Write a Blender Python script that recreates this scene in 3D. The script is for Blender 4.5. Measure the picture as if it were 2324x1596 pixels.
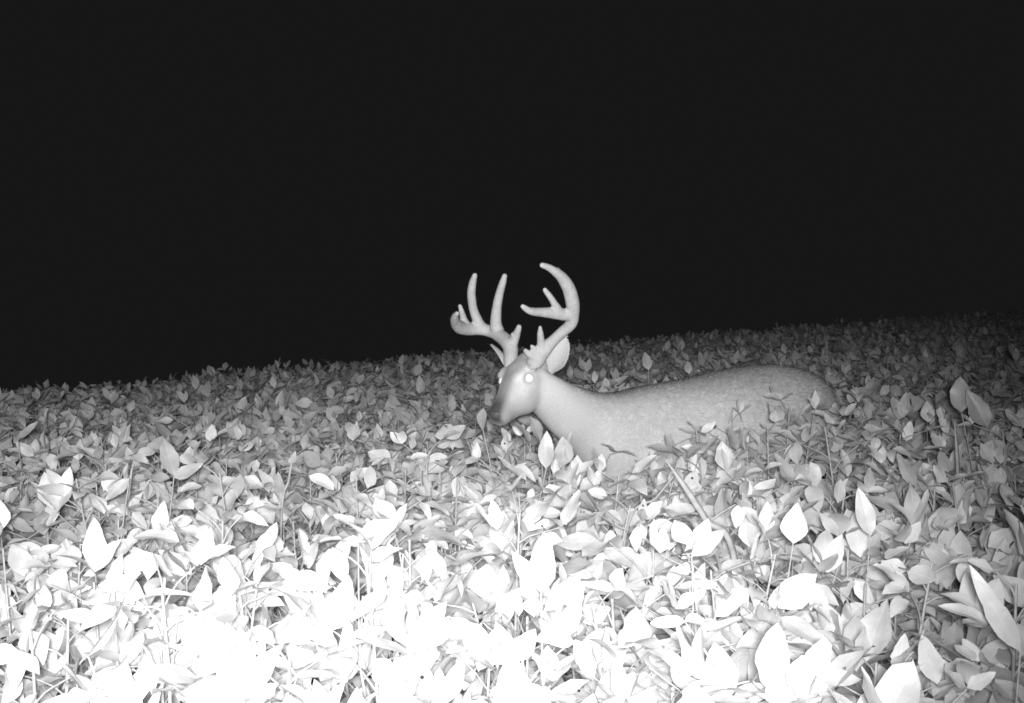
# Night flash picture of a velvet-antlered buck standing in a soybean field.
import bpy, math, random
import numpy as np
from mathutils import Vector, Matrix
from mathutils.bvhtree import BVHTree

for o in list(bpy.data.objects): bpy.data.objects.remove(o)
S = bpy.context.scene
COL = S.collection
rng = np.random.default_rng(11)
random.seed(11)

# ------------------------------------------------------------------ camera
CAM_H, FPX, CX, CY, HOR = 1.12, 2499.0, 1162.0, 798.0, 692.0   # sizes in a 2324 x 1596 frame
PITCH = math.atan((CY - HOR) / FPX)
cam_data = bpy.data.cameras.new('camera'); cam = bpy.data.objects.new('camera', cam_data); COL.objects.link(cam)
cam.location = (0, 0, CAM_H); cam.rotation_euler = (math.pi/2 - PITCH, 0, 0)
cam_data.sensor_width = 36; cam_data.lens = 36 * FPX / 2324; cam_data.clip_start = .02; cam_data.clip_end = 800
S.camera = cam

def at(px, py, Y):
    a = (px - CX) / FPX; b = -(py - CY) / FPX
    cp, sp = math.cos(PITCH), math.sin(PITCH)
    d = Vector((a, cp + b * sp, -sp + b * cp))
    return Vector((0, 0, CAM_H)) + d * (Y / d.y)
M1 = 1 / FPX   # metres per pixel at one metre

# ------------------------------------------------------------------ night sky, infrared flash
w = bpy.data.worlds.new('World'); S.world = w; w.use_nodes = True
bg = w.node_tree.nodes['Background']; bg.inputs[0].default_value = (1, 1, 1, 1); bg.inputs[1].default_value = .0083

FLASH_W = 800
ld = bpy.data.lights.new('infrared_flash', 'SPOT'); lo = bpy.data.objects.new('infrared_flash', ld); COL.objects.link(lo)
ld.energy = FLASH_W; ld.shadow_soft_size = .045; ld.spot_size = math.radians(78); ld.spot_blend = 1.0; ld.color = (1, 1, 1)
lo.location = (0.0, -.12, CAM_H + .045)
tgt = at(820, 780, 4.0)
lo.rotation_euler = (tgt - lo.location).to_track_quat('-Z', 'Y').to_euler()

S.view_settings.view_transform = 'Standard'; S.view_settings.look = 'None'
S.view_settings.exposure = 0; S.view_settings.gamma = 1
S.render.engine = 'CYCLES'
cy = S.cycles
cy.max_bounces = 6; cy.diffuse_bounces = 6; cy.transmission_bounces = 5; cy.glossy_bounces = 1
cy.use_denoising = True; cy.caustics_reflective = False; cy.caustics_refractive = False
cy.pixel_filter_type = 'BLACKMAN_HARRIS'; cy.filter_width = 1.7

# ------------------------------------------------------------------ helpers
def mat(name):
    m = bpy.data.materials.new(name); m.use_nodes = True
    nt = m.node_tree; nt.nodes.clear()
    return m, nt, lambda t, **k: _node(nt, t, k)
def _node(nt, t, k):
    n = nt.nodes.new(t)
    for a, v in k.items(): setattr(n, a, v)
    return n
def tag(o, label=None, cat=None, group=None, kind=None):
    if label: o['label'] = label
    if cat: o['category'] = cat
    if group: o['group'] = group
    if kind: o['kind'] = kind
    return o
def empty(name, loc):
    o = bpy.data.objects.new(name, None); COL.objects.link(o); o.location = loc; o.empty_display_size = .1
    return o
def np_mesh(name, V, F, m, smooth=True, tone=None, uv=None):
    """V (n,3), F list of (k,4) / (k,3) integer arrays."""
    me = bpy.data.meshes.new(name)
    F = [f for f in F if len(f)]
    tot = np.concatenate([np.full(len(f), f.shape[1], np.int32) for f in F])
    idx = np.concatenate([f.ravel() for f in F]).astype(np.int32)
    me.vertices.add(len(V)); me.vertices.foreach_set('co', np.asarray(V, np.float32).ravel())
    me.loops.add(len(idx)); me.loops.foreach_set('vertex_index', idx)
    st = np.concatenate([[0], np.cumsum(tot)[:-1]]).astype(np.int32)
    me.polygons.add(len(tot)); me.polygons.foreach_set('loop_start', st)
    me.update(calc_edges=True)
    if smooth: me.polygons.foreach_set('use_smooth', np.ones(len(tot), bool))
    if tone is not None:
        a = me.attributes.new('tone', 'FLOAT', 'POINT'); a.data.foreach_set('value', np.asarray(tone, np.float32))
    if uv is not None:
        a = me.attributes.new('leafuv', 'FLOAT_VECTOR', 'POINT'); a.data.foreach_set('vector', np.asarray(uv, np.float32).ravel())
    me.materials.append(m); me.validate()
    return me
def link(name, me, parent=None):
    o = bpy.data.objects.new(name, me); COL.objects.link(o)
    if parent: o.parent = parent
    return o

# ------------------------------------------------------------------ materials
def leaf_material():
    m, nt, N = mat('soybean_leaf')
    out = N('ShaderNodeOutputMaterial')
    at1 = N('ShaderNodeAttribute', attribute_name='tone'); uv = N('ShaderNodeAttribute', attribute_name='leafuv')
    sep = N('ShaderNodeSeparateXYZ'); nt.links.new(uv.outputs['Vector'], sep.inputs[0])
    # midrib: narrow pale line where |v| is small
    av = N('ShaderNodeMath', operation='ABSOLUTE'); nt.links.new(sep.outputs[1], av.inputs[0])
    rib = N('ShaderNodeMapRange', interpolation_type='SMOOTHSTEP'); nt.links.new(av.outputs[0], rib.inputs[0])
    rib.inputs[1].default_value = .02; rib.inputs[2].default_value = .10; rib.inputs[3].default_value = 1; rib.inputs[4].default_value = 0
    # side veins, a wave along t shifted by |v|
    sh = N('ShaderNodeMath', operation='MULTIPLY_ADD'); nt.links.new(av.outputs[0], sh.inputs[0]); sh.inputs[1].default_value = -.38
    nt.links.new(sep.outputs[0], sh.inputs[2])
    fr = N('ShaderNodeMath', operation='MULTIPLY'); nt.links.new(sh.outputs[0], fr.inputs[0]); fr.inputs[1].default_value = 44
    si = N('ShaderNodeMath', operation='SINE'); nt.links.new(fr.outputs[0], si.inputs[0])
    ve = N('ShaderNodeMapRange', interpolation_type='SMOOTHSTEP'); nt.links.new(si.outputs[0], ve.inputs[0])
    ve.inputs[1].default_value = .80; ve.inputs[2].default_value = 1; ve.inputs[3].default_value = 0; ve.inputs[4].default_value = .55
    vm = N('ShaderNodeMath', operation='MAXIMUM'); nt.links.new(rib.outputs[0], vm.inputs[0]); nt.links.new(ve.outputs[0], vm.inputs[1])
    tc = N('ShaderNodeTexCoord')
    nz = N('ShaderNodeTexNoise'); nz.inputs['Scale'].default_value = 38; nz.inputs['Detail'].default_value = 4
    nt.links.new(tc.outputs['Object'], nz.inputs['Vector'])
    nr = N('ShaderNodeMapRange'); nt.links.new(nz.outputs[0], nr.inputs[0]); nr.inputs[1].default_value = .3; nr.inputs[2].default_value = .7
    nr.inputs[3].default_value = .86; nr.inputs[4].default_value = 1.08
    t2 = N('ShaderNodeMath', operation='MULTIPLY'); nt.links.new(at1.outputs['Fac'], t2.inputs[0]); nt.links.new(nr.outputs[0], t2.inputs[1])
    t3 = N('ShaderNodeMath', operation='MULTIPLY_ADD', use_clamp=True); nt.links.new(vm.outputs[0], t3.inputs[0]); t3.inputs[1].default_value = .06
    nt.links.new(t2.outputs[0], t3.inputs[2])
    # insect holes: brown spots
    bump = N('ShaderNodeBump'); bump.inputs['Strength'].default_value = .35; bump.inputs['Distance'].default_value = .0015
    hb = N('ShaderNodeMath', operation='MULTIPLY_ADD'); nt.links.new(vm.outputs[0], hb.inputs[0]); hb.inputs[1].default_value = -.6
    nt.links.new(nz.outputs[0], hb.inputs[2]); nt.links.new(hb.outputs[0], bump.inputs['Height'])
    df = N('ShaderNodeBsdfDiffuse'); tr = N('ShaderNodeBsdfTranslucent'); gl = N('ShaderNodeBsdfGlossy'); gl.inputs['Roughness'].default_value = .42
    for n in (df, tr): nt.links.new(t3.outputs[0], n.inputs['Color']); nt.links.new(bump.outputs[0], n.inputs['Normal'])
    nt.links.new(bump.outputs[0], gl.inputs['Normal']); gl.inputs[0].default_value = (.9, .9, .9, 1)
    mx = N('ShaderNodeMixShader'); mx.inputs[0].default_value = .47; nt.links.new(df.outputs[0], mx.inputs[1]); nt.links.new(tr.outputs[0], mx.inputs[2])
    m2 = N('ShaderNodeMixShader'); m2.inputs[0].default_value = .035; nt.links.new(mx.outputs[0], m2.inputs[1]); nt.links.new(gl.outputs[0], m2.inputs[2])
    vo = N('ShaderNodeTexVoronoi'); vo.inputs['Scale'].default_value = 22; nt.links.new(tc.outputs['Object'], vo.inputs['Vector'])
    c1 = N('ShaderNodeMath', operation='LESS_THAN'); nt.links.new(vo.outputs['Distance'], c1.inputs[0]); c1.inputs[1].default_value = .085
    sx = N('ShaderNodeSeparateXYZ'); nt.links.new(vo.outputs['Color'], sx.inputs[0])
    c2 = N('ShaderNodeMath', operation='LESS_THAN'); nt.links.new(sx.outputs[0], c2.inputs[0]); c2.inputs[1].default_value = .22
    c3 = N('ShaderNodeMath', operation='MULTIPLY'); nt.links.new(c1.outputs[0], c3.inputs[0]); nt.links.new(c2.outputs[0], c3.inputs[1])
    tp = N('ShaderNodeBsdfTransparent'); m3 = N('ShaderNodeMixShader'); nt.links.new(c3.outputs[0], m3.inputs[0])
    nt.links.new(m2.outputs[0], m3.inputs[1]); nt.links.new(tp.outputs[0], m3.inputs[2])
    nt.links.new(m3.outputs[0], out.inputs[0])
    return m
LEAF = leaf_material()

def plain(name, c, rough=.8, scale=60, amp=.25, bumpd=.002, spec=.2, bumps=.5, attr=None):
    m, nt, N = mat(name)
    out = N('ShaderNodeOutputMaterial'); p = N('ShaderNodeBsdfPrincipled'); nt.links.new(p.outputs[0], out.inputs[0])
    p.inputs['Roughness'].default_value = rough; p.inputs['Specular IOR Level'].default_value = spec
    tc = N('ShaderNodeTexCoord'); nz = N('ShaderNodeTexNoise'); nz.inputs['Scale'].default_value = scale; nz.inputs['Detail'].default_value = 5
    nt.links.new(tc.outputs['Object'], nz.inputs['Vector'])
    mr = N('ShaderNodeMapRange'); nt.links.new(nz.outputs[0], mr.inputs[0]); mr.inputs[1].default_value = .3; mr.inputs[2].default_value = .7
    mr.inputs[3].default_value = c * (1 - amp); mr.inputs[4].default_value = c * (1 + amp)
    last = mr.outputs[0]
    if attr:
        a = N('ShaderNodeAttribute', attribute_name=attr); mu = N('ShaderNodeMath', operation='MULTIPLY')
        nt.links.new(last, mu.inputs[0]); nt.links.new(a.outputs['Fac'], mu.inputs[1]); last = mu.outputs[0]
    nt.links.new(last, p.inputs['Base Color'])
    b = N('ShaderNodeBump'); b.inputs['Strength'].default_value = bumps; b.inputs['Distance'].default_value = bumpd
    nt.links.new(nz.outputs[0], b.inputs['Height']); nt.links.new(b.outputs[0], p.inputs['Normal'])
    return m
STEM = plain('soybean_stem', .36, scale=90, amp=.2)
SOIL = plain('field_soil', .16, rough=1, scale=22, amp=.5, bumpd=.02, spec=0)
FUR = plain('summer_coat', .50, rough=.9, scale=240, amp=.10, bumpd=.0012, spec=.1, attr='tone')
HAIR = plain('coat_hair', .58, rough=.9, scale=45, amp=.22, bumpd=.0001, spec=.1, attr='tone')
VELVET = plain('antler_velvet', .41, rough=.95, scale=55, amp=.08, bumpd=.002, spec=.1)
NOSE = plain('nose_skin', .09, rough=.5, scale=150, amp=.3, bumpd=.001, spec=.4)
GRASS = plain('grass_blade', .30, scale=40, amp=.2)
def eye_material():
    m, nt, N = mat('shining_eye')
    out = N('ShaderNodeOutputMaterial'); d = N('ShaderNodeBsdfDiffuse'); g = N('ShaderNodeBsdfGlossy')
    d.inputs[0].default_value = (1, 1, 1, 1); g.inputs[0].default_value = (1, 1, 1, 1); g.inputs['Roughness'].default_value = .55  # eyeshine is put into the colour: plain white stands in for it
    x = N('ShaderNodeMixShader'); x.inputs[0].default_value = .45
    nt.links.new(d.outputs[0], x.inputs[1]); nt.links.new(g.outputs[0], x.inputs[2]); nt.links.new(x.outputs[0], out.inputs[0])
    return m
EYE = eye_material()

# ------------------------------------------------------------------ terrain
def ground_z(x, y):
    x = np.asarray(x, float); y = np.asarray(y, float)
    yy = np.maximum(y, 0)
    z = .040 * x * (1 - np.exp(-yy / 2.2))
    u = np.maximum(yy - 1.0 * x - 8.7, 0); u = np.where(u > 8, 8 + (u - 8) * .25, u)     # the crest of the field runs away to the right
    z = z - .006 * u * u
    v = np.maximum(yy - 28, 0); v = np.where(v > 10, 10 + (v - 10) * .25, v); z = z - .006 * v * v
    z = z + .006 * np.sin(x * 1.3 + 1) * np.sin(y * .9)
    return z
def grid_axis():
    a = np.concatenate([-np.geomspace(300, 14, 16), np.linspace(-13, 13, 75), np.geomspace(14, 300, 16)])
    return a
xs = grid_axis(); ys = np.concatenate([-np.geomspace(60, 3, 8), np.linspace(-2, 24, 75), np.geomspace(25, 400, 18)])
GX, GY = np.meshgrid(xs, ys)
GZ = ground_z(GX, GY)
V = np.stack([GX.ravel(), GY.ravel(), GZ.ravel()], 1); nx, ny = len(xs), len(ys)
i, j = np.meshgrid(np.arange(nx - 1), np.arange(ny - 1)); q = (j * nx + i).ravel()
me = np_mesh('ground', V, [np.stack([q, q + 1, q + nx + 1, q + nx], 1)], SOIL)
tag(link('ground', me), kind='structure')

# ------------------------------------------------------------------ deer
deer = empty('deer', (at(1600, 900, 4.05).x, 4.05, float(ground_z(.7, 4.05))))
tag(deer, 'grey-coated buck with branching velvet antlers and shining eyes, standing belly-deep in the soybean leaves', 'deer')
DL = deer.location.copy()

def catmull(P, n):
    """P list of tuples (any dimension) -> smooth resampled array"""
    P = np.array(P, float); P = np.vstack([2 * P[0] - P[1], P, 2 * P[-1] - P[-2]])
    o = []
    for k in range(1, len(P) - 2):
        for t in np.linspace(0, 1, n, endpoint=False):
            a, b, c, d = P[k - 1], P[k], P[k + 1], P[k + 2]
            o.append(.5 * ((2 * b) + (c - a) * t + (2 * a - 5 * b + 4 * c - d) * t * t + (3 * b - a - 3 * c + d) * t ** 3))
    o.append(P[-2]); return np.array(o)

class Loft:
    def __init__(s): s.V = []; s.Q = []; s.T = []
    def rings(s, R):
        """R (k, m, 3): rings of points, closed with a centre point at each end"""
        k, m, _ = R.shape; b = sum(len(v) for v in s.V)
        s.V.append(R.reshape(-1, 3)); s.V.append(np.array([R[0].mean(0), R[-1].mean(0)]))
        for r in range(k - 1):
            for c in range(m):
                d = (c + 1) % m
                s.Q.append((b + r * m + c, b + r * m + d, b + (r + 1) * m + d, b + (r + 1) * m + c))
        e = b + k * m
        for c in range(m):
            d = (c + 1) % m
            s.T.append((e, b + d, b + c)); s.T.append((e + 1, b + (k - 1) * m + c, b + (k - 1) * m + d))
    def sections(s, sec, m=28, n=6):
        """sec: list of (centre xyz, up xyz half vector, side xyz half vector) flattened to 9 numbers"""
        C = catmull(sec, n); an = np.linspace(0, 2 * math.pi, m, endpoint=False)
        R = C[:, None, 0:3] + np.cos(an)[None, :, None] * C[:, None, 3:6] + np.sin(an)[None, :, None] * C[:, None, 6:9]
        s.rings(R)
    def tube(s, pts, m=14, n=6):
        """pts: (x,y,z,r); round tips"""
        C = catmull(pts, n); P, r = C[:, :3], np.maximum(C[:, 3], .001)
        t = np.gradient(P, axis=0); t /= np.linalg.norm(t, axis=1)[:, None] + 1e-9
        # rounded tip rings
        tip, tt, rr = P[-1], t[-1], r[-1]
        ex = [(tip + tt * rr * math.sin(a), rr * math.cos(a)) for a in (.4, .8, 1.2, 1.45)]
        P = np.vstack([P, [e[0] for e in ex]]); r = np.concatenate([r, [e[1] for e in ex]]); t = np.vstack([t, [tt] * 4])
        u = np.cross(t[0], [0.31, .77, .1]); u /= np.linalg.norm(u); U = []
        for q_ in t:
            u = u - q_ * u.dot(q_); u /= np.linalg.norm(u); U.append(u.copy())
        U = np.array(U); W = np.cross(t, U); an = np.linspace(0, 2 * math.pi, m, endpoint=False)
        s.rings(P[:, None] + r[:, None, None] * (np.cos(an)[None, :, None] * U[:, None] + np.sin(an)[None, :, None] * W[:, None]))
    def ball(s, c, ax, k=10, m=16):
        c = np.array(c); ax = [np.array(a) for a in ax]
        ph = np.linspace(.12, math.pi - .12, k); an = np.linspace(0, 2 * math.pi, m, endpoint=False)
        R = c + np.cos(ph)[:, None, None] * ax[0] + np.sin(ph)[:, None, None] * (np.cos(an)[None, :, None] * ax[1] + np.sin(an)[None, :, None] * ax[2])
        s.rings(R)
    def mesh(s, name, m, origin):
        V = np.vstack(s.V) - np.array(origin)
        return np_mesh(name, V, [np.array(s.Q), np.array(s.T)], m)

def fuse(me, voxel, it, fac=.5, disp=None):
    """melt overlapping closed shapes into one continuous skin"""
    o = bpy.data.objects.new('tmp', me); COL.objects.link(o)
    r = o.modifiers.new('r', 'REMESH'); r.mode = 'VOXEL'; r.voxel_size = voxel; r.use_smooth_shade = True
    s_ = o.modifiers.new('s', 'SMOOTH'); s_.factor = fac; s_.iterations = it
    if disp:
        tx = bpy.data.textures.new('t', 'CLOUDS'); tx.noise_scale = disp[0]
        d = o.modifiers.new('d', 'DISPLACE'); d.texture = tx; d.strength = disp[1]; d.mid_level = .5
    dg = bpy.context.evaluated_depsgraph_get(); res = bpy.data.meshes.new_from_object(o.evaluated_get(dg))
    bpy.data.objects.remove(o); bpy.data.meshes.remove(me)
    res.polygons.foreach_set('use_smooth', np.ones(len(res.polygons), bool))
    return res

def v9(c, u, s_): return tuple(c) + tuple(u) + tuple(s_)

# head frame
E0 = at(1171, 861, 3.50)                                   # between the eyes
HF = Vector((-.45, -.67, -.59)).normalized()
HL = Vector((.83, -.557, .055)).normalized()               # towards the near (its left) side
HL = (HL - HF * HL.dot(HF)).normalized()
HU = HL.cross(HF).normalized()
if HU.z < 0: HU = -HU
def hp(f, u, l): return E0 + HF * f + HU * u + HL * l

B = Loft()
# skull and muzzle
hs = [(-.125, .022, -.085, .042), (-.10, .032, -.112, .056), (-.05, .044, -.130, .066), (-.01, .046, -.134, .065), (.03, .036, -.122, .058),
      (.06, .022, -.103, .050), (.09, .012, -.086, .045), (.12, .006, -.074, .042), (.145, .000, -.066, .039), (.162, -.008, -.060, .030)]
B.sections([v9(hp(f, (t + b) / 2, 0), HU * ((t - b) / 2), HL * w_) for f, t, b, w_ in hs], m=28, n=4)
# rounded jaw muscle and brow ridges
for s_ in (1, -1):
    B.ball(hp(-.035, -.055, s_ * .040), (HF * .055, HU * .048, HL * .028))
    B.ball(hp(-.004, .024, s_ * .038), (HF * .034, HU * .016, HL * .018))
    B.ball(hp(.135, -.030, s_ * .020), (HF * .030, HU * .024, HL * .018))
    ab = at(989.7 + 850 * .26, 574.6 + 975 * .26, 3.475) if s_ > 0 else at(989.7 + 650 * .26, 574.6 + 1030 * .26, 3.525)
    B.tube([tuple(hp(-.045, .01, s_ * .026)) + (.026,), tuple(ab) + (.018,)])       # antler pedicle
# neck and trunk: (top px, bottom px, depth, half width)
ax_n = Vector((.66, .75, 0)).normalized()
secs = [((1225, 836), (1188, 918), 3.53, .045), ((1258, 853), (1222, 942), 3.56, .062), ((1298, 873), (1262, 985), 3.61, .074),
        ((1345, 889), (1302, 1022), 3.68, .090), ((1398, 891), (1335, 1065), 3.75, .112), ((1455, 880), (1372, 1110), 3.83, .140),
        ((1515, 868), (1450, 1150), 3.92, .168), ((1580, 856), (1550, 1140), 4.02, .190), ((1640, 842), (1630, 1115), 4.12, .200),
        ((1700, 831), (1700, 1090), 4.22, .192), ((1752, 828), (1760, 1080), 4.30, .180), ((1806, 835), (1816, 1070), 4.38, .155),
        ((1848, 855), (1855, 1050), 4.44, .115), ((1872, 890), (1876, 1010), 4.48, .06)]
sec = []
for k, (t, b, Y, hw) in enumerate(secs):
    T = at(t[0], t[1], Y); Bt = at(b[0], b[1], Y)
    sd = Vector((.62, -.785, 0)) if k > 3 else Vector((.70, -.714, 0))
    sec.append(v9((T + Bt) / 2, (T - Bt) / 2, sd * hw))
B.sections(sec, m=36, n=6)
side = Vector((.62, -.785, 0)); fore = Vector((-.785, -.62, 0))
def gz(p): return float(ground_z(p.x, p.y))
# shoulder and haunch muscles, legs
for s_ in (1, -1):
    sh = at(1455, 1010, 3.86) + side * (.085 * s_)
    B.ball(sh, (Vector((0, 0, .17)), fore * .10, side * .055))
    ft = sh + fore * .02; g = gz(ft)
    B.tube([tuple(sh - Vector((0, 0, .02))) + (.075,), tuple(Vector((sh.x, sh.y, g + .46)) - fore * .03) + (.048,), tuple(Vector((ft.x, ft.y, g + .27))) + (.027,),
            tuple(Vector((ft.x, ft.y, g + .14))) + (.019,), tuple(Vector((ft.x, ft.y, g + .06))) + (.022,), tuple(Vector((ft.x, ft.y, g + .02)) + fore * .02) + (.026,)])
    hp_ = at(1760, 975, 4.34) + side * (.085 * s_)
    B.ball(hp_, (Vector((0, 0, .19)), fore * .155, side * .075))
    g = gz(hp_)
    B.tube([tuple(hp_ - Vector((0, 0, .05))) + (.10,), tuple(Vector((hp_.x, hp_.y, g + .44)) + fore * .08) + (.062,), tuple(Vector((hp_.x, hp_.y, g + .30)) - fore * .10) + (.034,),
            tuple(Vector((hp_.x, hp_.y, g + .15)) - fore * .06) + (.021,), tuple(Vector((hp_.x, hp_.y, g + .06)) - fore * .04) + (.022,), tuple(Vector((hp_.x, hp_.y, g + .02))) + (.026,)])
body_me = fuse(B.mesh('body', FUR, DL), .0075, 7)
EN = at(1199, 858, 3.468)
# coat pattern: dark muzzle top and forehead, pale eye ring, throat and belly
nv = len(body_me.vertices); co = np.empty(nv * 3, np.float32); body_me.vertices.foreach_get('co', co); co = co.reshape(-1, 3) + np.array(DL)
def coat_tone(P, Nn):
    d = P - np.array(E0); f = d @ np.array(HF); u = d @ np.array(HU); l = d @ np.array(HL)
    head = np.clip(1 - np.maximum(-f - .10, 0) / .05, 0, 1)
    sm = lambda a, b, x: (lambda t: t * t * (3 - 2 * t))(np.clip((x - a) / (b - a), 0, 1))
    tone = np.ones(len(P))
    bridge = sm(.034, .008, np.abs(l)) * sm(-.02, .05, f) * sm(-.06, -.02, u)        # dark stripe down the nose
    tone -= .50 * bridge
    fore_ = sm(.04, .015, np.abs(l)) * sm(.0, .04, u) * sm(-.10, -.03, f) * sm(.06, .0, f)
    tone -= .30 * fore_
    tone -= .45 * sm(.07, .15, f) * sm(-.075, -.045, u)                                 # dark muzzle
    re = np.sqrt((P[:, 0] - EN[0]) ** 2 + (P[:, 2] - EN[2]) ** 2)
    tone += np.where(P[:, 1] < 3.52, .08 * sm(.046, .026, re) - .22 * sm(.021, .016, re), 0)   # pale ring, dark lid
    for q_, rr, am in ((at(1173, 857, 3.47), .022, .12), (at(1188, 887, 3.47), .030, .10), (at(1210, 905, 3.48), .03, -.05), (at(1220, 862, 3.5), .022, -.10)):
        rq = np.sqrt((P[:, 0] - q_.x) ** 2 + (P[:, 2] - q_.z) ** 2); tone += np.where(P[:, 1] < 3.53, am * sm(rr, rr * .3, rq), 0)   # pale cheek patches
    tone += .35 * sm(.09, .12, f) * sm(-.052, -.066, u)                               # pale chin
    rest = P[:, 1] > 3.52
    dz = np.clip(-Nn[:, 2], -1, 1)
    tone += sm(-.02, -.10, f) * .16 * sm(-.3, .7, dz)                                 # paler underside
    tone -= sm(-.08, -.14, f) * .18 * sm(.45, 1.0, -dz)                              # dark line of the back
    tone *= 1 + .20 * sm(-.12, -.7, f)  # coat painted paler towards the rump to offset the flash falling off
    return np.clip(tone, .15, 1.6)
def mesh_normals(me_):
    a = np.empty(len(me_.vertices) * 3, np.float32); me_.vertices.foreach_get('normal', a); return a.reshape(-1, 3)
BN = mesh_normals(body_me)
a_ = body_me.attributes.new('tone', 'FLOAT', 'POINT'); a_.data.foreach_set('value', coat_tone(co, BN).astype(np.float32))
if not body_me.materials: body_me.materials.append(FUR)
body = link('body', body_me, deer)
BVH = BVHTree.FromPolygons([tuple(c) for c in co], [tuple(p.vertices) for p in body_me.polygons])

# short coat hairs all over the body
tri = np.array([p.vertices[:3] for p in body_me.polygons]); pc = co[tri].mean(1)
e1 = co[tri[:, 1]] - co[tri[:, 0]]; e2 = co[tri[:, 2]] - co[tri[:, 0]]
keep = pc[:, 2] > .30
ids = rng.choice(np.nonzero(keep)[0], 150000)
r1 = rng.random((len(ids), 2)); P0 = co[tri[ids, 0]] + e1[ids] * r1[:, :1] + e2[ids] * r1[:, 1:]
NN = BN[tri[ids]].mean(1); NN /= np.linalg.norm(NN, axis=1)[:, None]
dh = P0 - np.array(E0); fh = dh @ np.array(HF)
flow = np.where((fh > -.13)[:, None], -np.array(HF)[None] + [0, 0, 0], np.array([.74, .60, -.28])[None]) + rng.normal(0, .18, (len(ids), 3))
flow -= NN * (flow * NN).sum(1)[:, None]; flow /= np.linalg.norm(flow, axis=1)[:, None] + 1e-6
ln = np.where(fh > -.10, .003, np.where(fh > -.3, .009, .012)) * rng.uniform(.7, 1.3, len(ids))
tipd = flow * .90 + NN * rng.uniform(.12, .70, len(ids))[:, None]
sdv = np.cross(flow, NN); wd = .0008
hn = NN + rng.normal(0, .16, NN.shape); hn /= np.linalg.norm(hn, axis=1)[:, None]
HV = np.stack([P0 - NN * .001 - sdv * wd, P0 - NN * .001 + sdv * wd, P0 + tipd * ln[:, None]], 1).reshape(-1, 3)
tn = coat_tone(P0, NN) *  rng.uniform(.84, 1.16, len(ids))
hair_me = np_mesh('fur', HV - np.array(DL), [np.arange(len(HV)).reshape(-1, 3)], HAIR, tone=np.repeat(tn, 3))
hair_me.normals_split_custom_set_from_vertices([tuple(n) for n in np.repeat(hn, 3, axis=0)])
link('fur', hair_me, body)

# eyes
for s_ in (1, -1):
    Ep = at(1199, 858, 3.464) if s_ > 0 else at(1138, 865, 3.488)
    L_ = Loft()
    if s_ > 0: L_.ball(Ep, (Vector((0, -.0075, 0)), Vector((.0172, 0, -.004)), Vector((.003, 0, .0136))), 12, 20)
    else: L_.ball(Ep, (Vector((0, -.009, 0)), Vector((.0085, 0, -.004)), Vector((.004, 0, .012))), 12, 20)
    link('eye', L_.mesh('eye', EYE, DL), deer)
# nose pad
L_ = Loft(); L_.ball(hp(.157, -.016, 0), (HF * .009, HU * .016, HL * .022), 10, 18)
link('nose', fuse(L_.mesh('nose', NOSE, DL), .003, 2), deer)

# antlers, traced widths are true diameters at their depth
def cr(x, y, Y, wpx): # position on a close view of the head, width there
    p = at(989.7 + x * .26, 574.6 + y * .26, Y); return tuple(p) + (wpx * .26 * .55 * Y / FPX,)
A = Loft()
A.tube([cr(850, 985, 3.475, 130), cr(880, 915, 3.475, 150), cr(940, 845, 3.47, 125), cr(1015, 770, 3.46, 92), cr(1100, 690, 3.44, 88), cr(1172, 625, 3.42, 96),
        cr(1196, 545, 3.40, 100), cr(1190, 430, 3.37, 112), cr(1158, 310, 3.34, 108), cr(1100, 215, 3.31, 92), cr(1030, 155, 3.28, 70), cr(980, 125, 3.265, 56), cr(925, 105, 3.25, 46)])
A.tube([cr(1180, 545, 3.40, 90), cr(1110, 535, 3.385, 100), cr(1010, 522, 3.36, 92), cr(900, 515, 3.33, 74), cr(815, 503, 3.30, 62), cr(755, 465, 3.28, 40)])
A.tube([cr(1075, 510, 3.375, 76), cr(1035, 445, 3.35, 60), cr(990, 375, 3.33, 50), cr(950, 322, 3.32, 40)])
A.tube([cr(925, 830, 3.465, 100), cr(916, 770, 3.45, 66), cr(910, 700, 3.43, 50), cr(908, 650, 3.42, 34)])
A.tube([cr(890, 870, 3.46, 70), cr(850, 830, 3.45, 46), cr(835, 812, 3.445, 30)])
A.tube([cr(860, 910, 3.46, 80), cr(810, 880, 3.45, 56), cr(780, 853, 3.445, 40)])
A.ball(cr(1062, 142, 3.29, 10)[:3], (Vector((.007, 0, 0)), Vector((0, .007, 0)), Vector((0, 0, .007))))
for k in range(12):
    a = k / 12 * 6.283; c0 = Vector(cr(858, 962, 3.475, 1)[:3])
    c1 = c0 + HL * math.cos(a) * .024 + HF * math.sin(a) * .022
    A.ball(c1, (Vector((.007, 0, 0)), Vector((0, .007, 0)), Vector((0, 0, .008))))
link('antler', fuse(A.mesh('antler', VELVET, DL), .0034, 4, .5, (.02, .0016)), deer)
A = Loft()
A.tube([cr(650, 1040, 3.52, 95), cr(645, 960, 3.53, 105), cr(652, 880, 3.55, 118), cr(640, 805, 3.57, 124), cr(575, 735, 3.61, 112), cr(480, 685, 3.65, 96), cr(375, 662, 3.66, 100), cr(280, 662, 3.64, 106),
        cr(205, 645, 3.60, 106), cr(168, 600, 3.55, 84), cr(165, 555, 3.50, 60), cr(183, 525, 3.47, 36)])
A.tube([cr(270, 645, 3.64, 84), cr(243, 585, 3.62, 62), cr(225, 520, 3.60, 48), cr(208, 462, 3.59, 34)])
A.tube([cr(390, 655, 3.66, 106), cr(362, 590, 3.65, 84), cr(325, 490, 3.63, 72), cr(308, 360, 3.60, 70), cr(318, 265, 3.58, 62), cr(338, 195, 3.56, 44)])
A.tube([cr(540, 690, 3.63, 112), cr(522, 610, 3.62, 94), cr(530, 480, 3.60, 78), cr(552, 360, 3.58, 68), cr(578, 270, 3.56, 60), cr(598, 200, 3.55, 44)])
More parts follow.
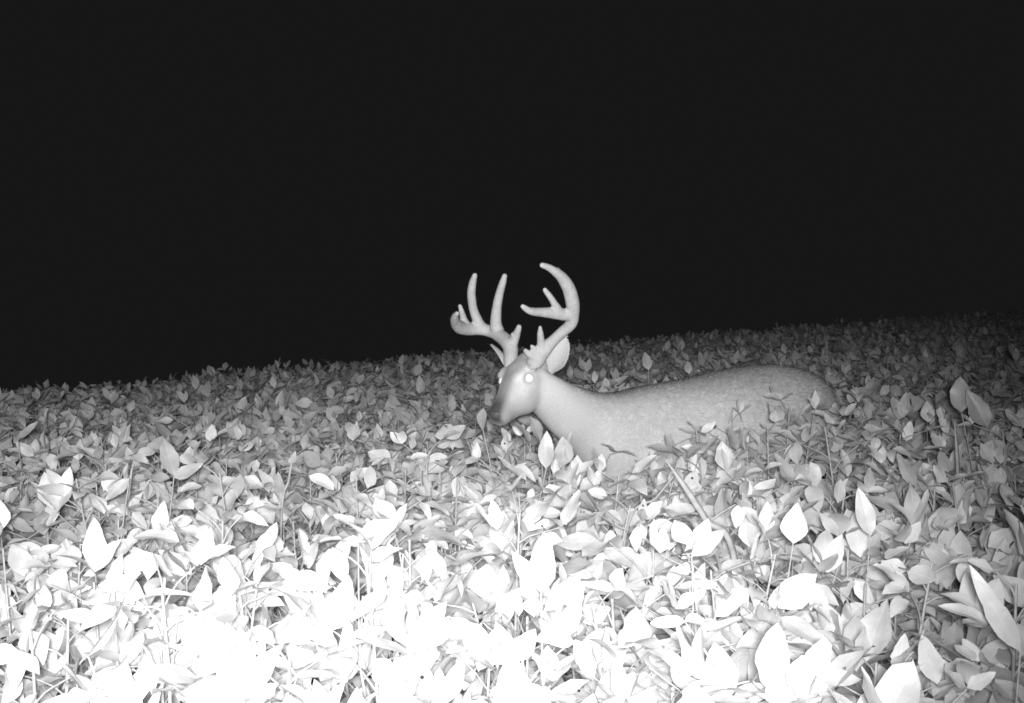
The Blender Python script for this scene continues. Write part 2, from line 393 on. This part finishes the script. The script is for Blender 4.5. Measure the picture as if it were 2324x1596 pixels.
A.tube([cr(655, 800, 3.57, 100), cr(690, 735, 3.55, 76), cr(712, 680, 3.53, 56), cr(724, 645, 3.52, 44)])
A.ball(cr(670, 712, 3.54, 1)[:3], (Vector((.008, 0, 0)), Vector((0, .008, 0)), Vector((0, 0, .008))))
for k in range(12):
    a = k / 12 * 6.283; c0 = Vector(cr(650, 1010, 3.525, 1)[:3])
    c1 = c0 + HL * math.cos(a) * .021 + HF * math.sin(a) * .020
    A.ball(c1, (Vector((.007, 0, 0)), Vector((0, .007, 0)), Vector((0, 0, .008))))
link('antler', fuse(A.mesh('antler', VELVET, DL), .0034, 4, .5, (.02, .0016)), deer)

# ears: cupped blades with thickness
def ear(base, tip, normal, width, name='ear'):
    d = (tip - base); Ln = d.length; d.normalize(); nrm = (normal - d * normal.dot(d)).normalized(); s_ = d.cross(nrm)
    rows, cols = 14, 11; front = []; back = []
    for r in range(rows):
        t = r / (rows - 1); hw = width * (math.sin(math.pi * min(1, (t * .86 + .14)) ** .9) ** .62) * (1 if t < .98 else .35)
        if t < .2: hw *= .55 + .45 * (t / .2)
        for c in range(cols):
            v = c / (cols - 1) * 2 - 1
            cup = (v * v) * hw * .62 * (1 - .35 * t)
            p = base + d * (Ln * t) + s_ * (hw * v) + nrm * (cup - .012 * math.sin(t * 3.1))
            th = .0045 * (1 - abs(v) ** 3) + .0008
            front.append(p + nrm * th * .5); back.append(p - nrm * th)
    Vv = [tuple(p - DL) for p in front + back]; n0 = rows * cols; Q = []
    for r in range(rows - 1):
        for c in range(cols - 1):
            a = r * cols + c; Q.append((a, a + 1, a + cols + 1, a + cols)); Q.append((n0 + a, n0 + a + cols, n0 + a + cols + 1, n0 + a + 1))
    bd = [c for c in range(cols)] + [r * cols + cols - 1 for r in range(1, rows)] + [(rows - 1) * cols + c for c in range(cols - 2, -1, -1)] + [r * cols for r in range(rows - 2, 0, -1)]
    for k in range(len(bd)):
        a, b = bd[k], bd[(k + 1) % len(bd)]; Q.append((b, a, n0 + a, n0 + b))
    me_ = np_mesh(name, np.array(Vv), [np.array(Q)], FUR, tone=np.full(len(Vv), .98)); o = link(name, me_, deer)
    m_ = o.modifiers.new('sub', 'SUBSURF'); m_.levels = m_.render_levels = 1
    # soft fringe of hairs round the rim and inside the cup
    HVe = []; c_ = base + d * Ln * .5; tone_ = []
    rim = [front[k] for k in bd]
    for k in range(1800):
        if k % 3:
            a = rng.integers(len(rim)); q = rim[a].lerp(rim[(a + 1) % len(rim)], rng.random()); o_ = (q - c_).normalized(); l_ = rng.uniform(.001, .0035)
        else:
            a = rng.integers(len(front)); q = front[a] + d * rng.uniform(-.006, .006) + s_ * rng.uniform(-.005, .005); o_ = (d * .5 + (q - c_).normalized() * .8 + nrm * .25).normalized(); l_ = rng.uniform(.003, .006)
        w_ = o_.cross(nrm).normalized() * .0006; o_ = o_ + Vector(rng.normal(0, .25, 3))
        HVe += [q - w_, q + w_, q + o_ * l_ + nrm * .001]; tone_ += [rng.uniform(.85, 1.0)] * 3
    hm = np_mesh('fur', np.array([tuple(p - DL) for p in HVe]), [np.arange(len(HVe)).reshape(-1, 3)], HAIR, tone=tone_)
    hm.normals_split_custom_set_from_vertices([tuple(nrm)] * len(HVe))
    link('fur', hm, o)
    return o
ear(at(1243, 848, 3.545), at(1284, 766, 3.60), Vector((-.25, -1, .15)), .039)
ear(at(1163, 846, 3.60), at(1112, 782, 3.68), Vector((-.9, .10, -.45)), .028)
# tail
L_ = Loft(); tb = at(1878, 888, 4.47)
L_.tube([tuple(tb) + (.022,), tuple(tb + Vector((.025, .01, -.04))) + (.026,), tuple(tb + Vector((.03, .02, -.12))) + (.028,), tuple(tb + Vector((.025, .015, -.20))) + (.012,)])
tl = L_.mesh('tail', FUR, DL); a_ = tl.attributes.new('tone', 'FLOAT', 'POINT'); a_.data.foreach_set('value', np.full(len(tl.vertices), 1.0, np.float32))
link('tail', tl, deer)

# ------------------------------------------------------------------ soybean plants
def nrm(a): return a / (np.linalg.norm(a, axis=-1, keepdims=True) + 1e-9)
def leaflets(base, d, n, L, W, fold, bend, twist, tone, rows, cols):
    """ovate leaflets, vectorised over N. returns V, F, tone, uv"""
    N = len(base); t = np.linspace(0, 1, rows) ** .92
    prof = np.interp(t, [0, .06, .18, .33, .5, .7, .86, .95, 1], [.05, .36, .76, 1, .95, .70, .38, .16, 0.0])
    v = np.linspace(-1, 1, cols)
    d = nrm(d); n = nrm(n - d * (n * d).sum(-1, keepdims=True)); s = np.cross(d, n)
    th = bend[:, None] * t[None]                       # bending angle along the blade
    dt = np.diff(t, prepend=0)
    lx = np.cumsum(np.cos(th) * dt, 1) * L[:, None]; lz = -np.cumsum(np.sin(th) * dt, 1) * L[:, None]
    X = np.repeat(lx[:, :, None], cols, 2)
    jag = 1 + rng.normal(0, .055, (N, rows, 1)) * (np.abs(v) > .9)[None, None]
    hw = jag * W[:, None, None] * prof[None, :, None] * v[None, None, :]
    Yv = hw * np.cos(fold)[:, None, None]
    Z = lz[:, :, None] + np.abs(hw) * np.sin(fold)[:, None, None] + twist[:, None, None] * hw * t[None, :, None]
    ph = rng.uniform(0, 6.28, (N, 1, 1))
    Z = Z + (np.abs(v) ** 2)[None, None, :] * .10 * W[:, None, None] * np.sin(t[None, :, None] * 9 + ph + v[None, None, :] * 1.5)
    P = base[:, None, None] + X[..., None] * d[:, None, None] + Yv[..., None] * s[:, None, None] + Z[..., None] * n[:, None, None]
    P = P.reshape(-1, 3)
    r, c = np.meshgrid(np.arange(rows - 1), np.arange(cols - 1), indexing='ij'); q = (r * cols + c).ravel()
    f = np.stack([q, q + 1, q + cols + 1, q + cols], 1)
    F = (f[None] + (np.arange(N) * rows * cols)[:, None, None]).reshape(-1, 4)
    uv = np.zeros((rows, cols, 3)); uv[..., 0] = t[:, None]; uv[..., 1] = v[None]
    return P, F, np.repeat(tone, rows * cols), np.tile(uv.reshape(-1, 3), (N, 1))
def tubes(P, R, sides):
    """P (N,K,3), R (N,K)"""
    N, K, _ = P.shape; T = nrm(np.gradient(P, axis=1)); ref = np.array([.31, .87, .38])
    U = nrm(np.cross(T, ref)); Wv = np.cross(T, U); an = np.arange(sides) / sides * 2 * math.pi
    V = P[:, :, None] + R[:, :, None, None] * (np.cos(an)[None, None, :, None] * U[:, :, None] + np.sin(an)[None, None, :, None] * Wv[:, :, None])
    k, c = np.meshgrid(np.arange(K - 1), np.arange(sides), indexing='ij'); c2 = (c + 1) % sides
    f = np.stack([k * sides + c, k * sides + c2, (k + 1) * sides + c2, (k + 1) * sides + c], -1).reshape(-1, 4)
    return V.reshape(-1, 3), (f[None] + (np.arange(N) * K * sides)[:, None, None]).reshape(-1, 4)

def inside_deer(p, margin):
    if not (-.35 < p[0] < 1.6 and 3.0 < p[1] < 5.0): return False
    loc, nn, _, dist = BVH.find_nearest(Vector(p))
    if loc is None: return False
    return dist < margin or (Vector(p) - loc).dot(nn) < 0

def plant_arrays(x, y, H, r, near, nodes=None):
    """one soybean plant in world space -> stem paths, petiole paths, leaflets"""
    z0 = float(ground_z(x, y)); lean = r.normal(0, .05, 2)
    K = 6; hh = np.linspace(0, 1, K)
    stem = np.stack([x + lean[0] * H * hh ** 1.5 + r.normal(0, .006, K), y + lean[1] * H * hh ** 1.5 + r.normal(0, .006, K), z0 + H * .93 * hh], 1)
    nn = nodes or (19 if near else 10); lo_ = .10 if near else .42
    az = r.uniform(0, 6.28); pets = []; LB, LD, LN, LL, LW, LF, LBn, LT, TN = [[] for _ in range(9)]
    for k in range(nn):
        fr = lo_ + (1 - lo_) * (k + r.uniform(0, .5)) / nn
        b = np.array([np.interp(fr, hh, stem[:, q]) for q in range(3)])
        az += 2.4 + r.normal(0, .5)
        size = r.uniform(.75, 1.18) * (1 - .42 * max(0, (fr - .72) / .28))
        pl = r.uniform(.09, .20) * (1 - .55 * max(0, (fr - .6) / .4)); el = math.radians(r.uniform(18, 62))
        out = np.array([math.cos(az), math.sin(az), 0])
        p1 = b + (out * math.cos(el) + [0, 0, math.sin(el)]) * pl * .55
        p2 = p1 + (out * math.cos(el * .7) + [0, 0, math.sin(el * .7)]) * pl * .45
        top = z0 + H
        if p2[2] > top: p2[2] = top - r.uniform(0, .03)
        if inside_deer(p2, .05) or (2.8 < p2[1] < 3.85 and .06 < p2[0] < .50 and p2[2] > .73): continue
        pets.append((b, p1, p2, size))
        # leaf attitude: anything from held out flat to drooping at night
        tilt = math.radians(r.choice([r.uniform(-15, 20), r.uniform(-75, -20), r.uniform(20, 75)], p=[.30, .28, .42]))
        yaw0 = az + r.normal(0, .45)
        for q, (dy, sc) in enumerate(((0, 1.0), (1.25, .88), (-1.25, .88))):
            a = yaw0 + dy + r.normal(0, .15); el2 = tilt + r.normal(0, .28)
            d = np.array([math.cos(a) * math.cos(el2), math.sin(a) * math.cos(el2), math.sin(el2)])
            n0 = np.array([-math.cos(a) * math.sin(el2), -math.sin(a) * math.sin(el2), math.cos(el2)])
            s0 = np.cross(d, n0); roll = r.normal(0, .55); n = n0 * math.cos(roll) + s0 * math.sin(roll)
            off = .022 * size if q == 0 else .004
            base = p2 + np.array([math.cos(yaw0), math.sin(yaw0), math.sin(tilt) * .6]) * off
            Lf = (.104 if near else .118) * size * sc * r.uniform(.88, 1.12); mid = base + d * Lf * .6; tp = base + d * Lf
            if inside_deer(mid, .022) or inside_deer(tp, .006): continue
            LB.append(base); LD.append(d); LN.append(n); LL.append(Lf); LW.append(Lf * r.uniform(.21, .31))
            LF.append(r.uniform(.02, .38)); LBn.append(r.normal(.35, .4)); LT.append(r.normal(0, .35)); TN.append(r.uniform(.82, .98) if r.random() > .12 else r.uniform(.6, .78))
    return stem, pets, [np.array(q) for q in (LB, LD, LN, LL, LW, LF, LBn, LT, TN)]

def plant_geo(parts, rows, cols, sides):
    """parts: list of plant_arrays results -> (stem V,F), (leaf V,F,tone,uv)"""
    st = np.array([p[0] for p in parts]); K = st.shape[1]
    rad = np.linspace(.0045, .0022, K)[None].repeat(len(st), 0)
    V1, F1 = tubes(st, rad, sides)
    pp = [q for p in parts for q in p[1]]
    if pp:
        P = np.array([[q[0], (q[0] + q[1]) / 2 + [0, 0, .004], q[1], q[2]] for q in pp]); R = np.array([[.0022, .0018, .0016, .0013]]).repeat(len(P), 0)
        V2, F2 = tubes(P, R, max(3, sides - 1)); F2 = F2 + len(V1); V1 = np.vstack([V1, V2]); F1 = np.vstack([F1, F2])
    arr = [np.concatenate([p[2][k] for p in parts if len(p[2][0])]) for k in range(9)]
    return (V1, F1), leaflets(*arr, rows, cols)

# scatter: jittered grid of seedlings
pts = []
sp = .19
for gy in np.concatenate([np.arange(.55, 17, sp), np.arange(17, 40, .42)]):
    half = gy * .60 + 1.1
    step = sp if gy < 17 else .42
    for gx in np.arange(-half, half, step):
        x = gx + rng.normal(0, .05) + .1 * ((int(gy / sp)) % 2); y = gy + rng.normal(0, .05)
        if y < .95 and abs(x) < .3: continue
        if y > 8 and rng.random() < .12: continue
        if y - 1.0 * x > 17 or (y > 17 and x > 17): continue
        z = float(ground_z(x, y))
        if x > -.3 and x < 1.6 and 3 < y < 5 and (inside_deer((x, y, z + .55), .03)): continue
        pts.append((x, y, rng.uniform(.57, .74) + .02 * math.sin(x * 2.1 + y * 1.3) - (.07 if y < 1.7 else 0) - (.02 if 2.9 < y < 3.75 and .1 < x < .55 else 0)
                    + (.06 if 3.0 < y < 4.2 and .4 < x < 1.0 else 0) + (.07 if abs(x - .02) < .3 and 2.9 < y < 3.35 else 0) + (.06 if 4.4 < y < 5.6 and 0 < x < 1.5 else 0)))
def in_view(x, y): return y > 1.0 and abs(x) < y * .475 + .08
vis = sorted([p for p in pts if in_view(p[0], p[1])], key=lambda p: math.hypot(p[0], p[1]))[:270]
vs = set(vis); rest = [p for p in pts if p not in vs]
print('plants', len(pts), 'in view', sum(in_view(p[0], p[1]) for p in pts), 'near limit', vis[-1])

def make_plant(arr, loc, label, group, rows=8, cols=5):
    root = empty('soybean_plant', loc); tag(root, label, 'plant', group)
    (V1, F1), (V2, F2, tn_, uv_) = plant_geo([arr], rows, cols, 6)
    link('stem', np_mesh('stem', V1 - np.array(loc), [F1], STEM), root)
    link('leaves', np_mesh('leaves', V2 - np.array(loc), [F2], LEAF, tone=tn_, uv=uv_), root)
    return root
for (x, y, H) in vis:
    arr = plant_arrays(x, y, H, rng, True)
    if not len(arr[2][0]): continue
    d = math.hypot(x, y); beside = abs(y - 4.0) < 1.4 and -.5 < x < 1.8
    if d < 2.0: lab = 'large-leaved soybean plant bleached white by the flash at the very front'
    elif d < 3.4: lab = 'pale soybean plant with pointed leaves, in the bright crop before the deer'
    else: lab = 'small-looking grey soybean plant in the dimmer crop around the deer'
    make_plant(arr, (x, y, float(ground_z(x, y))), lab, 'soybean plants near the camera')

# plants one can pick out, each with its own leaves
def hero(label, px, Y, leaves, H=None, nodes=9):
    """leaves: (base px, tip px, depth, width in px)"""
    b0 = at(leaves[0][0][0], leaves[0][0][1], Y); x = at(px, 1000, Y).x
    top = b0.z - float(ground_z(x, Y))
    stem, pets, L = plant_arrays(x, Y, H or min(max(top - .05, .4), .72), rng, True, nodes)
    L = [list(q) for q in L]
    for (bs, tp, dY, wp) in leaves:
        yb = Y + dY; bb = np.array(at(bs[0], bs[1], yb)); tt = np.array(at(tp[0], tp[1], yb + rng.uniform(-.02, .03)))
        d = tt - bb; ln = np.linalg.norm(d); n = np.array([0, 0, CAM_H]) - bb; n = n / np.linalg.norm(n) + rng.normal(0, .45, 3) + [0, 0, .35]
        for k_, v_ in enumerate((bb, d / ln, n, ln, wp * .5 * yb / FPX, rng.uniform(.08, .35), rng.normal(.3, .3), rng.normal(0, .3), rng.uniform(.62, .88) * (1 if Y < 2.5 else .72))): L[k_].append(v_)  # leaf tone painted dimmer to offset facing the flash, more so farther back
    fr = .80; b = np.array([np.interp(fr, np.linspace(0, 1, 6), stem[:, q]) for q in range(3)])
    c = np.array(b0)
    pets.append((b, b * .45 + c * .55 + np.array([0, 0, .01]), c, 1.0))
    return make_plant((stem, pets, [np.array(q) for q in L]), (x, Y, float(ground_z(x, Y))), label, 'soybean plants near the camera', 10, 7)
hero('soybean plant lifting one tall upright leaf and one pointing right, left of centre', 392, 2.7, [((395, 1080), (368, 990), 0, 50), ((395, 1084), (462, 1052), 0, 32), ((385, 1086), (330, 1078), .02, 24)])
hero('soybean plant with a single slanting bright leaf beside the tall upright pair on the left', 290, 2.6, [((294, 1086), (236, 1138), -.02, 30)])
hero('soybean plant with one narrow slanting leaf over dim crop at left edge', 60, 3.6, [((40, 996), (81, 960), 0, 16)])
hero('slender soybean plant holding one egg-shaped pale leaf upright below the deer throat', 1240, 2.75, [((1240, 1063), (1237, 980), 0, 38)], H=.6)
hero('soybean plant with a fan of three huge white upright leaves at bottom centre', 1228, 1.62, [((1228, 1345), (1236, 1210), 0, 66), ((1216, 1338), (1163, 1243), .02, 46), ((1236, 1385), (1328, 1300), -.03, 44)])
hero('soybean plant showing a broad diamond-shaped grey leaf in the right foreground', 1800, 2.05, [((1800, 1234), (1808, 1142), 0, 62)])
hero('soybean plant with a tall half-oval pointed leaf right of the diamond-shaped leaf', 1970, 2.15, [((1975, 1215), (1952, 1108), 0, 46)])
hero('soybean plant with two parallel white leaves slanting up to the right, centre left', 830, 2.0, [((813, 1230), (895, 1170), 0, 46), ((832, 1272), (908, 1236), -.05, 42)])
hero('soybean plant with a long drooping pale leaf near the lower right edge', 2318, 1.55, [((2316, 1478), (2203, 1306), 0, 52)])
hero('soybean plant with a very large upright white leaf near the bottom, right of centre', 1750, 1.42, [((1750, 1572), (1755, 1386), 0, 82), ((1790, 1560), (1860, 1478), .04, 60)])
hero('soybean plant with a long white leaf pointing up right, lower left foreground', 210, 1.45, [((200, 1490), (328, 1345), 0, 52)])
hero('soybean plant with a spread of pointed white leaves like a star, lower left', 255, 1.72, [((258, 1345), (262, 1262), 0, 44), ((250, 1345), (188, 1378), 0, 56), ((265, 1345), (308, 1295), 0, 46)])
hero('soybean plant with paired tall grey leaves in the dim crop near the right edge', 2190, 3.3, [((2182, 935), (2176, 853), .05, 48), ((2240, 968), (2196, 884), -.08, 50)])
hero('soybean plant with one small pointed leaf standing above the deer neck line', 1472, 4.75, [((1472, 840), (1464, 796), 0, 22)])
hero('soybean plant with an oval leaning pale leaf below the deer rump', 1795, 2.85, [((1798, 1098), (1763, 1028), 0, 38)])
hero('soybean plant with a narrow leaning leaf at the right of the crop below the rump', 2070, 2.7, [((2078, 1104), (2036, 1028), 0, 32)])
hero('soybean plant with a bright triangular leaf just before the nose of the deer', 1100, 3.12, [((1096, 975), (1084, 926), 0, 30)])
hero('soybean plant with twin white leaves just under the jaw of the deer', 1205, 3.08, [((1226, 1000), (1210, 942), 0, 36), ((1205, 1000), (1172, 958), 0, 32)])
hero('soybean plant with a long white leaf pointing up right under the deer chest', 1610, 2.0, [((1570, 1262), (1652, 1196), 0, 44), ((1560, 1235), (1530, 1180), .04, 52)])
hero('soybean plant with an upright pale leaf against the lower flank of the deer', 1670, 3.35, [((1672, 1020), (1655, 968), 0, 30), ((1560, 1040), (1595, 985), -.1, 30)])

# grass blades standing in the crop
def blade(label, pts, Y, wpx):
    P = [at(a, b, Y) for a, b in pts]; dirn = (P[0] - P[1]).normalized(); q0 = P[0] + dirn * .12
    x = q0.x + dirn.x * .06; g = Vector((x, Y + .03, float(ground_z(x, Y))))
    C = catmull([tuple(g), tuple(q0)] + [tuple(p) for p in P], 8); n = len(C); t = np.linspace(0, 1, n)
    wd_ = wpx * .5 * Y / FPX * np.clip((1 - t) * 3.2, 0, 1) ** .7; T = nrm(np.gradient(C, axis=0)); s_ = nrm(np.cross(T, [.15, -1, .1])); nn = np.cross(T, s_)
    V_ = np.stack([C - s_ * wd_[:, None] + nn * wd_[:, None] * .35, C - nn * wd_[:, None] * .05, C + s_ * wd_[:, None] + nn * wd_[:, None] * .35], 1).reshape(-1, 3)
    q = np.array([(r * 3 + c, r * 3 + c + 1, r * 3 + c + 4, r * 3 + c + 3) for r in range(n - 1) for c in (0, 1)])
    o = link('grass_blade', np_mesh('grass_blade', V_ - np.array(g), [q], GRASS)); o.location = g
    m_ = o.modifiers.new('thick', 'SOLIDIFY'); m_.thickness = .0007
    tag(o, label, 'grass', 'grass blades in the crop')
blade('broad straight grass blade leaning left beneath the deer chest', [(1604, 1180), (1556, 1106), (1505, 1035)], 2.4, 15)
blade('thin grass blade crossing the broad leaning one beneath the deer chest', [(1490, 1130), (1530, 1080), (1548, 1050)], 2.65, 5)
blade('thin upright grass blade in the dim crop near the right edge', [(2176, 1080), (2172, 1010), (2166, 950)], 2.9, 9)
blade('upright grass blade left of the tall pair of leaves on the left side', [(292, 1120), (298, 1070), (306, 1035)], 2.7, 5)
blade('upright pale grass blade between the left edge plants and the deer head', [(655, 1090), (660, 1060), (666, 1030)], 2.8, 5)

big = [plant_arrays(x, y, H, rng, False) for (x, y, H) in rest]
(V1, F1), (V2, F2, tn_, uv_) = plant_geo(big, 5, 3, 3)
cr_ = tag(empty('soybean_crop', (0, 8, 0)), 'dense soybean crop fading into the dark behind and around the nearer plants', 'crop', kind='stuff') if False else None
Vall = np.vstack([V2, V1]); o = link('soybean_crop', np_mesh('soybean_crop', Vall, [F2, F1 + len(V2)], LEAF,
      tone=np.concatenate([tn_, np.full(len(V1), .7)]), uv=np.vstack([uv_, np.tile([0, .5, 0], (len(V1), 1))])))
tag(o, 'dense soybean crop fading into the dark behind the deer', 'crop', kind='stuff')
